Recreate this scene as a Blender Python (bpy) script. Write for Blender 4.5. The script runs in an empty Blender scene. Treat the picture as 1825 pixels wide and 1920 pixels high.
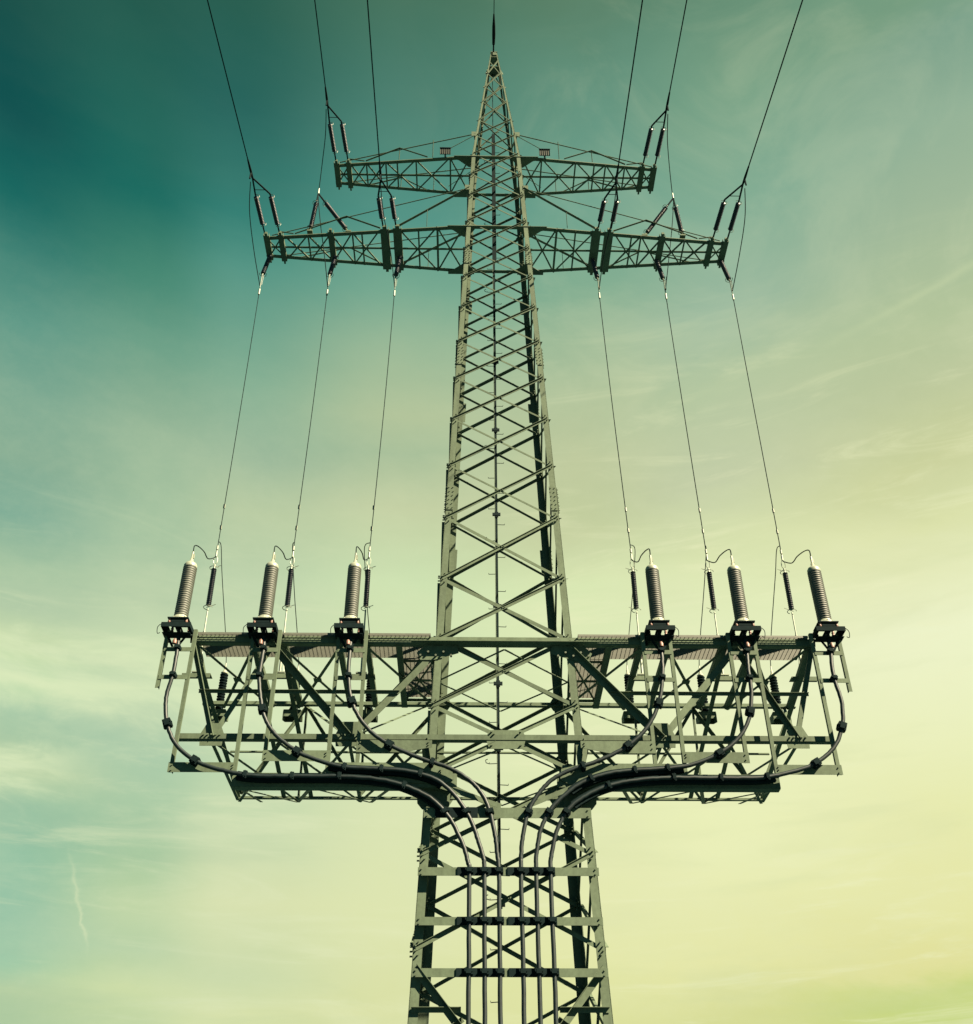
import bpy, bmesh, math, random
from mathutils import Vector as V, Matrix
random.seed(7)
SC = bpy.context.scene
COL = SC.collection
PI = math.pi

# ------------------------------------------------------------------ camera
cam_d = bpy.data.cameras.new('camera'); cam = bpy.data.objects.new('camera', cam_d); COL.objects.link(cam)
th, psi, ro = math.radians(36.596), math.radians(1.202), math.radians(-.249)
F = V((math.sin(psi)*math.cos(th), math.cos(psi)*math.cos(th), math.sin(th)))
R0 = V((math.cos(psi), -math.sin(psi), 0)); U0 = R0.cross(F)
R1 = R0*math.cos(ro)+U0*math.sin(ro); U1 = U0*math.cos(ro)-R0*math.sin(ro)
m = Matrix((R1, U1, -F)).transposed().to_4x4(); m.translation = V((-.983, -27, 1.6))
cam.matrix_world = m
cam_d.sensor_fit = 'VERTICAL'; cam_d.sensor_height = 24; cam_d.lens = 24*2041.6/1920
cam_d.clip_start = .1; cam_d.clip_end = 5000
SC.camera = cam

# ------------------------------------------------------------------ sun
SUN_AZ, SUN_EL = math.radians(55), math.radians(43)      # azimuth to the right of straight behind the camera
sd = V((math.sin(SUN_AZ)*math.cos(SUN_EL), -math.cos(SUN_AZ)*math.cos(SUN_EL), math.sin(SUN_EL)))
sl = bpy.data.lights.new('sun', 'SUN'); sun = bpy.data.objects.new('sun', sl); COL.objects.link(sun)
sl.energy = 5.0; sl.angle = math.radians(.5); sl.color = (1, .84, .58)
sun.rotation_euler = sd.to_track_quat('Z', 'Y').to_euler(); sun.location = (20, -30, 60)
SC.view_settings.view_transform = 'Standard'; SC.view_settings.look = 'None'
SC.view_settings.exposure = 2.3; SC.view_settings.gamma = 1

# ------------------------------------------------------------------ sky
def lin(c, k=1.0):
    r = []
    for v in c:
        v /= 255
        r.append((v/12.92 if v <= .04045 else ((v+.055)/1.055)**2.4)*k)
    return tuple(r)+(1,)
W = bpy.data.worlds.new('World'); SC.world = W; W.use_nodes = True
nt = W.node_tree; nt.nodes.clear(); N = nt.nodes.new; LK = nt.links.new
def mth(op, a, b=None, c=None, cl=False):
    n = N('ShaderNodeMath'); n.operation = op; n.use_clamp = cl
    for i, x in enumerate((a, b, c)):
        if x is None: continue
        if isinstance(x, (int, float)): n.inputs[i].default_value = x
        else: LK(x, n.inputs[i])
    return n.outputs[0]
tc = N('ShaderNodeTexCoord'); sp = N('ShaderNodeSeparateXYZ'); LK(tc.outputs['Generated'], sp.inputs[0])
X, Y, Z = sp.outputs
el = mth('DIVIDE', mth('ARCSINE', Z), math.radians(65), cl=True)       # 0 at the horizon, 1 at 65 degrees up
def ramp(fac, stops, interp='B_SPLINE'):
    n = N('ShaderNodeValToRGB'); n.color_ramp.interpolation = interp
    e = n.color_ramp.elements
    while len(e) > 1: e.remove(e[0])
    for i, (p, c) in enumerate(stops):
        q = e[0] if i == 0 else e.new(p)
        q.position = p; q.color = c
    LK(fac, n.inputs[0]); return n.outputs[0]
def mixc(f, a, b, mode='MIX'):
    n = N('ShaderNodeMix'); n.data_type = 'RGBA'; n.blend_type = mode
    for i, x in ((0, f), (6, a), (7, b)):
        if isinstance(x, (int, float)): n.inputs[i].default_value = x
        elif isinstance(x, tuple): n.inputs[i].default_value = x
        else: LK(x, n.inputs[i])
    return n.outputs[2]
def sky_ramp(L):
    return ramp(elw, [(min(d/65, 1), lin(c)) for d, c in L], 'LINEAR')
SKY = [  # (world x of the column, [(elevation in degrees, colour)...])
 (-0.374, [(11.1, (172, 198, 150)), (11.8, (186, 206, 156)), (13.1, (150, 195, 160)), (15.1, (138, 187, 158)), (17.8, (145, 190, 158)), (20.2, (150, 190, 156)), (21.8, (186, 206, 160)), (23.3, (160, 193, 158)), (24.5, (168, 200, 165)), (26.0, (206, 228, 176)), (27.7, (196, 215, 165)), (29.2, (165, 192, 158)), (31.2, (152, 186, 153)), (33.4, (118, 167, 145)), (36.1, (128, 168, 142)), (39.3, (116, 163, 140)), (42.2, (85, 148, 130)), (45.1, (60, 130, 115)), (48.1, (25, 102, 92)), (51.4, (15, 80, 75)), (55.5, (18, 75, 65))]),
 (-0.271, [(11.5, (190, 208, 152)), (12.6, (202, 216, 157)), (14.2, (176, 202, 158)), (16.1, (190, 210, 160)), (18.5, (166, 198, 155)), (23.4, (168, 199, 165)), (25.2, (178, 203, 168)), (27.6, (202, 221, 176)), (30.4, (182, 203, 165)), (33.8, (160, 190, 155)), (39.1, (140, 175, 145)), (43.0, (100, 155, 130)), (46.8, (70, 135, 112)), (50.4, (25, 105, 92)), (58.3, (25, 85, 70))]),
 (-0.200, [(11.9, (212, 220, 160)), (13.3, (195, 210, 160)), (16.4, (215, 222, 170)), (18.8, (205, 218, 172)), (22.6, (190, 212, 170)), (26.5, (205, 222, 178)), (31.9, (190, 210, 170)), (35.9, (175, 195, 155)), (38.6, (150, 180, 150)), (42.6, (125, 170, 142)), (47.9, (85, 148, 130)), (50.4, (50, 125, 112)), (55.3, (35, 98, 88)), (59.8, (40, 92, 75))]),
 (-0.058, [(11.9, (218, 222, 160)), (16.6, (222, 228, 172)), (21.7, (218, 227, 177)), (32.6, (205, 225, 175)), (36.8, (190, 202, 158)), (39.6, (165, 188, 150)), (41.5, (176, 193, 151)), (45.1, (150, 182, 148)), (47.8, (118, 168, 142)), (51.8, (80, 145, 130)), (56.8, (72, 125, 108)), (61.6, (68, 112, 88))]),
(0.099,[(11.8,(220,222,150)),(14.2,(228,230,165)),(19.1,(227,232,177)),(27.0,(226,236,183)),(32.5,(215,230,176)),(35.3,(195,205,155)),(39.5,(190,200,155)),(43.6,(165,188,150)),(47.7,(130,172,142)),(51.7,(110,160,138)),(56.7,(98,145,122)),(61.5,(90,128,100))]),
(0.221,[(11.6,(212,215,140)),(13.9,(228,228,161)),(18.8,(234,238,180)),(26.5,(234,241,191)),(30.5,(225,235,184)),(33.7,(212,222,169)),(37.3,(192,202,163)),(42.1,(181,198,158)),(45.3,(151,182,155)),(50.4,(128,170,144)),(55.3,(120,160,130)),(59.9,(98,138,110))]),
(0.385,[(11.1,(194,209,114)),(12.2,(202,213,122)),(12.8,(225,222,148)),(15.5,(229,228,158)),(19.0,(231,233,170)),(22.6,(235,239,186)),(27.5,(238,243,200)),(32.5,(219,224,168)),(35.1,(199,205,149)),(38.8,(188,199,154)),(42.5,(178,195,152)),(47.2,(161,184,151)),(50.6,(146,176,148)),(53.8,(120,158,134)),(55.9,(115,153,122))]),
]
def noise(scale, rot, stretch, det=6, rough=.55, dist=.6, off=0.):
    mp = N('ShaderNodeMapping'); mp.inputs['Rotation'].default_value = rot; mp.inputs['Scale'].default_value = stretch
    mp.inputs['Location'].default_value = (off, off*.7, off*1.3)
    LK(tc.outputs['Generated'], mp.inputs[0])
    n = N('ShaderNodeTexNoise'); n.inputs['Scale'].default_value = scale; n.inputs['Detail'].default_value = det
    n.inputs['Roughness'].default_value = rough; n.inputs['Distortion'].default_value = dist
    LK(mp.outputs[0], n.inputs['Vector']); return n.outputs[0]
def rng(x, a, b, c=0., d=1.):
    n = N('ShaderNodeMapRange'); n.interpolation_type = 'SMOOTHSTEP'
    LK(x, n.inputs[0])
    for i, v in enumerate((a, b, c, d)): n.inputs[i+1].default_value = v
    return n.outputs[0]
def gauss(x, c, w):
    t = mth('DIVIDE', mth('SUBTRACT', x, c), w); return mth('EXPONENT', mth('MULTIPLY', mth('MULTIPLY', t, t), -1))
# the cloud banks drift: low on the left they slope down to the right, low on the right they slope up
warp = mth('MULTIPLY', mth('SUBTRACT', noise(3.6, (0, .15, 0), (1, 1, 2.4), 9, .62, .7, 5.2), .5), mth('ADD', .035, mth('MULTIPLY', rng(X, -.1, .1), .03)))
elw = mth('ADD', mth('ADD', el, warp), mth('MULTIPLY', mth('SUBTRACT', noise(1.4, (0, 0, 0), (1, 1, 1), 1, .4, 0, 8.8), .5), .03))
fl = mth('DIVIDE', mth('ADD', X, .40), .42, cl=True)
base = sky_ramp(SKY[0][1])
for i in range(1, len(SKY)):
    x0, x1 = SKY[i-1][0], SKY[i][0]
    f = N('ShaderNodeMapRange'); f.interpolation_type = 'SMOOTHSTEP'; LK(X, f.inputs[0])
    f.inputs[1].default_value = x0; f.inputs[2].default_value = x1
    base = mixc(f.outputs[0], base, sky_ramp(SKY[i][1]))
# cirrus: stretched, warped noise
c1 = noise(2.2, (0, .28, 0), (1, 1, 3.6), 7, .52, .5, 3.1)
c2 = noise(3.4, (0, .55, 0), (1, 1, 3.2), 6, .5, .4, 7.7)
c3 = noise(5.0, (0, .2, 0), (.8, .8, 5.5), 7, .6, .5, 1.3)
cl = mth('ADD', mth('MULTIPLY', rng(c1, .42, .68), .65), mth('MULTIPLY', rng(c2, .45, .72), .45), cl=True)
lowm = rng(el, .45, .75, 1, .06)                             # less cloud high up
cloudc = mixc(fl, lin((206,222,178)), lin((236,238,186)))
base = mixc(mth('MULTIPLY', mth('MULTIPLY', cl, lowm), .34), base, cloudc)
dk = mth('MULTIPLY', mth('MULTIPLY', rng(c3, .50, .70), lowm), .16)
w1 = noise(7.5, (0, .42, 0), (.55, .8, 4.2), 10, .66, .9, 2.2); w2 = noise(9, (0, -.38, 0), (.5, .8, 4.5), 10, .66, .9, 9.4)
wl = mth('MULTIPLY', mth('MULTIPLY', rng(w1, .50, .74), rng(X, .05, -.12)), rng(el, .42, .58, 1, .05)); wr = mth('MULTIPLY', rng(w2, .50, .74), rng(X, -.05, .12))
wm = rng(el, .50, .76, 1, .03)
base = mixc(mth('MULTIPLY', mth('MULTIPLY', mth('ADD', wl, wr, cl=True), wm), .55), base, mixc(fl, lin((206,220,178)), lin((238,240,192))))
p1_ = noise(6.5, (0, .3, 0), (1, 1, 1.7), 8, .6, .8, 11.)
patch = mth('MULTIPLY', rng(p1_, .44, .66), rng(el, .42, .6, .5, .85))
patch = mth('MULTIPLY', patch, mth('MAXIMUM', rng(X, -.1, .15), rng(el, .5, .66, .5, 0)))
base = mixc(mth('MULTIPLY', patch, .16), base, mixc(fl, lin((196,212,172)), lin((222,226,184))))
bl = mth('ADD', mth('MULTIPLY', mth('ADD', mth('ARCTAN2', X, Y), .43), .03), .452)
bank = mth('MULTIPLY', gauss(mth('ADD', mth('ARCSINE', Z), mth('MULTIPLY', mth('SUBTRACT', noise(8, (0, .2, 0), (1, 1, 2.5), 8, .6, .8, 4.4), .5), .14)), bl, .030), rng(X, -.02, -.2))
bank2 = mth('MULTIPLY', gauss(mth('ADD', mth('ARCSINE', Z), mth('MULTIPLY', mth('SUBTRACT', noise(10, (0, .2, 0), (1, 1, 2.5), 8, .6, .8, 14.4), .5), .10)), .375, .016), rng(X, -.30, -.38))
base = mixc(mth('MULTIPLY', mth('ADD', bank, bank2, cl=True), .85), base, lin((220,233,186)))
g1 = noise(60, (0, .2, 0), (1, 1, 1.5), 4, .7, .3, 4.)
base = mixc(mth('MULTIPLY', mth('MULTIPLY', rng(g1, .35, .7), .05), wm), base, lin((225,232,190)))
base = mixc(dk, base, mixc(fl, lin((128,172,150)), lin((196,208,156))))
# blue-green gap low on the left, and the old vapour trail in it
az = mth('ARCTAN2', X, Y)
eld = mth('ARCSINE', Z)
wig = mth('MULTIPLY', mth('SUBTRACT', noise(26, (0,0,0), (1,1,1), 5, .6, .3), .5), .022)
t_az = mth('ADD', mth('ADD', mth('MULTIPLY', mth('SUBTRACT', eld, .28), -.42), -.334), wig)   # azimuth of the trail at this elevation
trail = mth('MULTIPLY', gauss(mth('SUBTRACT', az, t_az), 0, mth('MULTIPLY', rng(noise(40, (0, 0, 0), (1, 1, 1), 4, .6, .5, 6.), .35, .65, .5, 1.6), .0017)), mth('MULTIPLY', rng(eld, .232, .262), rng(eld, .29, .33, 1, 0)))
trail2 = mth('MULTIPLY', gauss(mth('SUBTRACT', eld, mth('ADD', mth('ADD', mth('MULTIPLY', az, .126), .692), mth('MULTIPLY', wig, .3))), 0, .0035), rng(az, .40, .56))
base = mixc(mth('MULTIPLY', trail2, .22), base, lin((216,226,176)))
base = mixc(mth('MULTIPLY', mth('MULTIPLY', trail, rng(noise(30, (0, 0, 0), (1, 1, 1), 5, .6, .5, 3.), .3, .6, .25, 1)), .55), base, lin((216,226,180)))
# unseen sky behind the camera, made teal to tint the shaded steel
back = rng(Y, .08, .40)
base = mixc(back, lin((0,98,122)), base)
ns = N('ShaderNodeTexSky'); ns.sky_type = 'NISHITA'; ns.sun_disc = False
ns.sun_elevation = SUN_EL; ns.sun_rotation = math.atan2(sd.x, sd.y)
tint = mixc(1.0, ns.outputs[0], (.003, .016, .02, 1), 'MULTIPLY')
b1 = N('ShaderNodeBackground'); b1.inputs[1].default_value = .203; LK(base, b1.inputs[0])     # undoes the exposure of +2.3
b2 = N('ShaderNodeBackground'); b2.inputs[1].default_value = .05; LK(tint, b2.inputs[0])
ad = N('ShaderNodeAddShader'); LK(b1.outputs[0], ad.inputs[0]); LK(b2.outputs[0], ad.inputs[1])
wo = N('ShaderNodeOutputWorld'); LK(ad.outputs[0], wo.inputs[0])

# ------------------------------------------------------------------ materials
def mat(name, col, rough=.55, metal=0., var=.18, scale=3., bump=0., spec=.4, streak=False):
    mt = bpy.data.materials.new(name); mt.use_nodes = True
    t = mt.node_tree; b = t.nodes['Principled BSDF']
    b.inputs['Roughness'].default_value = rough; b.inputs['Metallic'].default_value = metal
    b.inputs['Specular IOR Level'].default_value = spec
    co = t.nodes.new('ShaderNodeTexCoord'); mp = t.nodes.new('ShaderNodeMapping')
    t.links.new(co.outputs['Object'], mp.inputs[0])
    if streak: mp.inputs['Scale'].default_value = (1, 1, .25)
    n = t.nodes.new('ShaderNodeTexNoise'); n.inputs['Scale'].default_value = scale; n.inputs['Detail'].default_value = 8
    n.inputs['Roughness'].default_value = .65
    t.links.new(mp.outputs[0], n.inputs['Vector'])
    r = t.nodes.new('ShaderNodeValToRGB'); e = r.color_ramp.elements
    e[0].position = .3; e[1].position = .7
    e[0].color = tuple(c*(1-var) for c in col)+(1,); e[1].color = tuple(c*(1+var) for c in col)+(1,)
    t.links.new(n.outputs[0], r.inputs[0]); t.links.new(r.outputs[0], b.inputs['Base Color'])
    oi = t.nodes.new('ShaderNodeObjectInfo'); mr = t.nodes.new('ShaderNodeMapRange'); mr.inputs[3].default_value = 1-var*.6; mr.inputs[4].default_value = 1+var*.5
    t.links.new(oi.outputs['Random'], mr.inputs[0])
    n2 = t.nodes.new('ShaderNodeTexNoise'); n2.inputs['Scale'].default_value = scale*5; n2.inputs['Detail'].default_value = 6; t.links.new(co.outputs['Object'], n2.inputs['Vector'])
    m2 = t.nodes.new('ShaderNodeMapRange'); m2.inputs[1].default_value = .35; m2.inputs[2].default_value = .62; m2.inputs[3].default_value = 1-var*.55; m2.inputs[4].default_value = 1.03
    t.links.new(n2.outputs[0], m2.inputs[0])
    mu = t.nodes.new('ShaderNodeMath'); mu.operation = 'MULTIPLY'; t.links.new(mr.outputs[0], mu.inputs[0]); t.links.new(m2.outputs[0], mu.inputs[1])
    vm = t.nodes.new('ShaderNodeVectorMath'); vm.operation = 'SCALE'; t.links.new(r.outputs[0], vm.inputs[0]); t.links.new(mu.outputs[0], vm.inputs['Scale'])
    t.links.new(vm.outputs[0], b.inputs['Base Color'])
    if bump:
        bp = t.nodes.new('ShaderNodeBump'); bp.inputs['Strength'].default_value = bump; bp.inputs['Distance'].default_value = .01
        t.links.new(n.outputs[0], bp.inputs['Height']); t.links.new(bp.outputs[0], b.inputs['Normal'])
    return mt
M = dict(
    steel=mat('painted_steel', (.067, .091, .060), .7, 0, .20, 2.6, 0, .12, True),
    bolt=mat('bolt_steel', (0.0608, 0.0760, 0.0532), .5, .2, .2, 8),
    alu=mat('aluminium', (0.1824, 0.2128, 0.1672), .45, .3, .12, 5),
    cable=mat('cable_sheath', (0.0053, 0.0114, 0.0122), .5, 0, .35, 6, 0, .3),
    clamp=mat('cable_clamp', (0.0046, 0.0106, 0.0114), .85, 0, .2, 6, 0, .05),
    brown=mat('brown_insulator', (.048, .055, .044), .6, 0, .28, 3, 0, .5),
    blue=mat('dark_insulator', (0.0030, 0.0068, 0.0137), .4, 0, .15, 5, 0, .35),
    wire=mat('weathered_wire', (0.0084, 0.0137, 0.0144), .9, 0, .1, 5, 0, .03),
    grate=mat('grating_steel', (.070, .076, .060), .6, 0, .12, 3),
    red=mat('red_support', (.14, .072, .055), .5, 0, .1, 6),
    white=mat('white_fitting', (.185, .205, .155), .45, 0, .06, 6),
    sign=mat('dark_plate', (0.0380, 0.0418, 0.0304), .6, 0, .2, 9),
    concrete=mat('concrete', (0.2280, 0.2204, 0.1976), .9, 0, .2, 2, .3),
    grass=mat('grass', (.006, .036, .042), .95, 0, .4, .8, .5),
)

# ------------------------------------------------------------------ mesh helpers
class MB:
    def __init__(s): s.v = []; s.f = []; s.sm = []
    def add(s, v, f, smooth=False):
        o = len(s.v); s.v += [tuple(p) for p in v]
        s.f += [tuple(i+o for i in q) for q in f]; s.sm += [smooth]*len(f)
    def prism(s, pts, d):                     # polygon extruded along d
        n = len(pts); a = [V(p) for p in pts]; b = [p+V(d) for p in a]
        s.add(a+b, [tuple(range(n)), tuple(range(2*n-1, n-1, -1))]+[(i, (i+1) % n, n+(i+1) % n, n+i) for i in range(n)])
    def slab(s, p0, p1, u, w, n, t):          # bar along p0-p1, width w centred on u, thickness t from the axis plane along n
        p0 = V(p0); p1 = V(p1); u = V(u).normalized()*(w/2); n = V(n).normalized()*t
        s.prism([p0-u, p0+u, p1+u, p1-u], n)
    def angle(s, p0, p1, n, w, side=1, out=1, t=.012, w2=None):
        """rolled L section: one flange in the plane with normal n, the other standing on its edge"""
        p0 = V(p0); p1 = V(p1); n = V(n).normalized(); a = (p1-p0).normalized(); q = n.cross(a).normalized()
        if q.z < -1e-4 or (abs(q.z) <= 1e-4 and q.y > 0): q = -q
        q = q*side; w2 = w2 or w
        s.slab(p0, p1, q, w, n*out, t)
        e = q*(w/2); s.prism([p0+e+n*out*t, p0+e-q*t+n*out*t, p1+e-q*t+n*out*t, p1+e+n*out*t], n*out*(w2-t))
    def box(s, c, d, ax=None):
        c = V(c); x, y, z = [k/2 for k in d]
        if ax is None: ax = (V((1,0,0)), V((0,1,0)), V((0,0,1)))
        v = [c+ax[0]*(x*i)+ax[1]*(y*j)+ax[2]*(z*k) for i in (-1, 1) for j in (-1, 1) for k in (-1, 1)]
        s.add(v, [(0,1,3,2), (4,6,7,5), (0,4,5,1), (2,3,7,6), (0,2,6,4), (1,5,7,3)])
    def tube(s, pts, r, n=8, cap=True):
        P = [V(p) for p in pts]; rs = r if isinstance(r, (list, tuple)) else [r]*len(P)
        rings = []; up = None
        for i, p in enumerate(P):
            a = (P[min(i+1, len(P)-1)]-P[max(i-1, 0)]).normalized()
            if up is None: up = a.orthogonal().normalized()
            up = (up-a*up.dot(a)).normalized(); w = a.cross(up)
            rings += [p+(up*math.cos(2*PI*k/n)+w*math.sin(2*PI*k/n))*rs[i] for k in range(n)]
        f = [(i*n+k, i*n+(k+1) % n, (i+1)*n+(k+1) % n, (i+1)*n+k) for i in range(len(P)-1) for k in range(n)]
        s.add(rings, f, n > 6)
        if cap: s.add(rings[:n], [tuple(range(n-1, -1, -1))]); s.add(rings[-n:], [tuple(range(n))])
    def lathe(s, p0, p1, prof, n=16):         # prof: (distance along p0-p1 in metres, radius)
        p0 = V(p0); a = (V(p1)-p0).normalized(); s.tube([p0+a*t for t, r in prof], [r for t, r in prof], n)
    def ring(s, c, a, R, r, n=18, arc=1.0, st=0):
        a = V(a).normalized(); u = a.orthogonal().normalized(); w = a.cross(u)
        k = int(n*arc)
        s.tube([V(c)+(u*math.cos(st+2*PI*i/n)+w*math.sin(st+2*PI*i/n))*R for i in range(k+1)], r, 5, arc < 1)
    def bolt(s, c, n, r=.022, h=.04):
        s.tube([V(c), V(c)+V(n).normalized()*h], r, 6)
    def build(s, name, m, parent=None, at=None):
        me = bpy.data.meshes.new(name)
        o0 = V(at) if at is not None else V((0, 0, 0))
        me.from_pydata([tuple(V(p)-o0) for p in s.v], [], s.f); me.update()
        bm = bmesh.new(); bm.from_mesh(me); bmesh.ops.recalc_face_normals(bm, faces=bm.faces); bm.to_mesh(me); bm.free()
        for p, q in zip(me.polygons, s.sm): p.use_smooth = q
        me.materials.append(M[m])
        o = bpy.data.objects.new(name, me); COL.objects.link(o)
        if parent is not None:
            o.parent = parent
            par = parent; off = V((0, 0, 0))
            while par is not None: off += V(par.location); par = par.parent
            o.location = o0-off
        else: o.location = o0
        return o
def bez(P, n=6):                              # smooth curve through points (Catmull-Rom)
    P = [V(p) for p in P]; out = []
    for i in range(len(P)-1):
        a, b, c, d = P[max(i-1, 0)], P[i], P[i+1], P[min(i+2, len(P)-1)]
        for k in range(n):
            t = k/n; out.append(.5*((2*b)+(c-a)*t+(2*a-5*b+4*c-d)*t*t+(3*b-a-3*c+d)*t**3))
    return out+[P[-1]]
def tag(o, label=None, cat=None, group=None, kind=None):
    if label: o['label'] = label
    if cat: o['category'] = cat
    if group: o['group'] = group
    if kind: o['kind'] = kind
    return o
def empty(name, loc):
    o = bpy.data.objects.new(name, None); COL.objects.link(o); o.location = loc; o.empty_display_size = .3; return o

# ------------------------------------------------------------------ tower geometry
Z1, Z2, ZM, ZT, ZP = 16.0, 13.2, 33.93, 38.39, 47.3
def h(z):
    if z <= ZT: return 1.814-.0383*(z-16.0)
    return .957+(.13-.957)*(z-ZT)/(ZP-ZT)

g = MB(); K = 40
g.v = [(-2500+5000*i/K, -2500+5000*j/K, -.03 if (i in (0, K) or j in (0, K)) else 0) for j in range(K+1) for i in range(K+1)]
g.f = [(j*(K+1)+i, j*(K+1)+i+1, (j+1)*(K+1)+i+1, (j+1)*(K+1)+i) for j in range(K) for i in range(K)]; g.sm = [False]*len(g.f)
tag(g.build('ground', 'grass'), 'grass field around the foot of the pylon', kind='structure')

T = empty('transmission_tower', (0, 0, 0))
tag(T, 'tall tapering grey green steel lattice pylon carrying all the arms and cables', 'pylon')
NF, FF, LF, RF = V((0,-1,0)), V((0,1,0)), V((-1,0,0)), V((1,0,0))

for sx in (-1, 1):
    for sy in (-1, 1):
        b = MB(); fw = .225 if sy < 0 else .31
        zs = [0, ZT, ZP-.1]
        for a in range(2):
            za, zb = zs[a], zs[a+1]
            wa, wb = (fw, fw*(.66 if sy < 0 else .52)) if a == 0 else (fw*.45, .045)
            A, B = V((sx*h(za), sy*h(za), za)), V((sx*h(zb), sy*h(zb), zb))
            for d, e in ((V((-sx, 0, 0)), V((0, -sy, 0))), (V((0, -sy, 0)), V((-sx, 0, 0)))):
                b.prism([A, A+d*wa, B+d*wb, B], e*.02)
        leg = b.build('leg', 'steel', T, (sx*h(0), sy*h(0), 0))
        f = MB(); f.tube([(sx*h(0), sy*h(0), -.4), (sx*h(0), sy*h(0), .35)], [.55, .4], 16)
        f.build('footing', 'concrete', T, (sx*h(0), sy*h(0), 0))
        for zc, hh in ((32.1, .35), (27.0, .42), (20.95 if sy < 0 else 20.9, .45)):
            b = MB(); q = V((sx*h(zc), sy*h(zc), zc)); tl = V((-sx*-.0383*sx*sx, -sy*-.0383*sy*sy, 1))
            dr = (V((sx*h(zc+1), sy*h(zc+1), zc+1))-V((sx*h(zc), sy*h(zc), zc))).normalized()
            for d, e in ((V((-sx,0,0)), V((0,-sy,0))), (V((0,-sy,0)), V((-sx,0,0)))):
                o = q-e*.012+d*(fw/2)
                b.slab(o-dr*hh, o+dr*hh, d, fw*.9, -e, .012)
                for i in range(6):
                    for s in (-1, 1): b.bolt(o+dr*(hh*(.85-.34*i))+d*(s*fw*.26+.02*(i % 2))-e*.012, -e, .017, .03)
            b.build('splice_plate', 'steel', leg, q)

LV = [0, 3.4, 6.1, 8.15, 10.29, 12.25, 14.13, 16.1, 18.07, 20.22, 22.22, 24.15, 25.96, 27.7, 29.41, 31.03, 32.64, 34.2, 35.82, 37.17, 38.55,
      39.96, 41.2, 42.72, 44.0, 45.2, 46.3]
def corner(face, s, z, ins=.06):
    k = h(z); i = min(ins, k*.3)
    if face in ('n', 'f'): return V((s*(k-i), (-k if face == 'n' else k), z))
    return V(((k if face == 'r' else -k), s*(k-i), z))
for li in range(len(LV)-1):
    za, zb = LV[li], LV[li+1]
    for face, nn in (('n', NF), ('f', FF), ('l', LF), ('r', RF)):
        b = MB(); w = .115 if zb < 20 else (.095 if zb < 31 else (.075 if zb < 39 else .05))
        t = .01
        n_in = V((0,1,0)) if face == 'f' else nn
        off = nn*.004
        # the rising bar on the outside, the falling bar on the inside of the leg flange
        if za in (0, 3.4, 6.1) and face in 'nf' and za > 0:
            pass
        ou = 1 if face != 'f' else -1
        if face == 'n' and li == 2:          # open K panel under the lowest beam
            for s in (-1, 1):
                b.angle(corner(face, s, 7.75)+off, V((s*.08, -h(5.3), 5.3))+off, nn, .15, 1, 1, t)
                b.angle(corner(face, s, 6.88)+off*4, V((s*1.05, -h(6.88), 6.88))+off*4, nn, .1, 1, 1, t)
                b.angle(corner(face, s, 5.9)+off*2, V((s*1.0, -h(6.7), 6.7))+off*2, nn, .1, 1, 1, t)
        else:
            far_in = -1 if face == 'f' else 1
            base_o = nn*.004 if face != 'f' else -nn*.03
            fwd = {'n': (.9 if zb < 21 else (.75 if zb < 31 else .62)), 'f': .6, 'l': 1, 'r': 1}[face]
            b.angle(corner(face, -1, za)+base_o, corner(face, 1, zb)+base_o, nn*far_in, w*fwd, 1, 1, t, (.045 if zb < 21 else .06) if face == 'n' else (.12*min(1, w/.1) if face == 'f' else .07))
            b.angle(corner(face, 1, za)-nn*.032-(nn*.06 if face == 'f' else V()), corner(face, -1, zb)-nn*.032-(nn*.06 if face == 'f' else V()), nn, w*(.9 if zb < 21 else .6), 1, -1, t, .05)
        if face == 'n' and 7 < za < 38:
            zc_ = (h(za)*zb+h(zb)*za)/(h(za)+h(zb))
            for q_ in (-.03, .03): b.bolt((q_, -h(zc_)-.012, zc_+q_*.3), NF, .018, .03)
        if face in 'nl' or face == 'f':
            for s in (-1, 1):
                for zz, sg in ((za, 1), (zb, -1)):
                    if zz > 38: continue
                    c = corner(face, s, zz+sg*.05)
                    for k in range(2): b.bolt(c+V((0, 0, sg*.09*k))+(V((-s*.05*k, 0, 0)) if face != 'l' else V((0, -s*.05*k, 0)))-nn*(-.012 if face != 'f' else .3), nn, .02, .06)
        b.build('cross_brace', 'steel', T, ((0, 0, za)))
# narrow wedge plates on the outside of the near left leg, one per panel
for li in range(5, 20):
    zt_, zb_ = LV[li+1]-.1, LV[li]-.1
    if zt_ > ZT: continue
    e_ = (.0383*(zt_-zb_))
    b = MB(); b.prism([(-h(zt_)-e_, -h(zt_)+.09, zt_), (-h(zt_)+.01, -h(zt_)+.09, zt_), (-h(zb_)+.01, -h(zb_)+.12, zb_), (-h(zb_), -h(zb_)+.12, zb_)], V((0, .1, 0)))
    b.build('side_plate', 'steel', T, (-h(zt_), -h(zt_), zt_))
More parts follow.
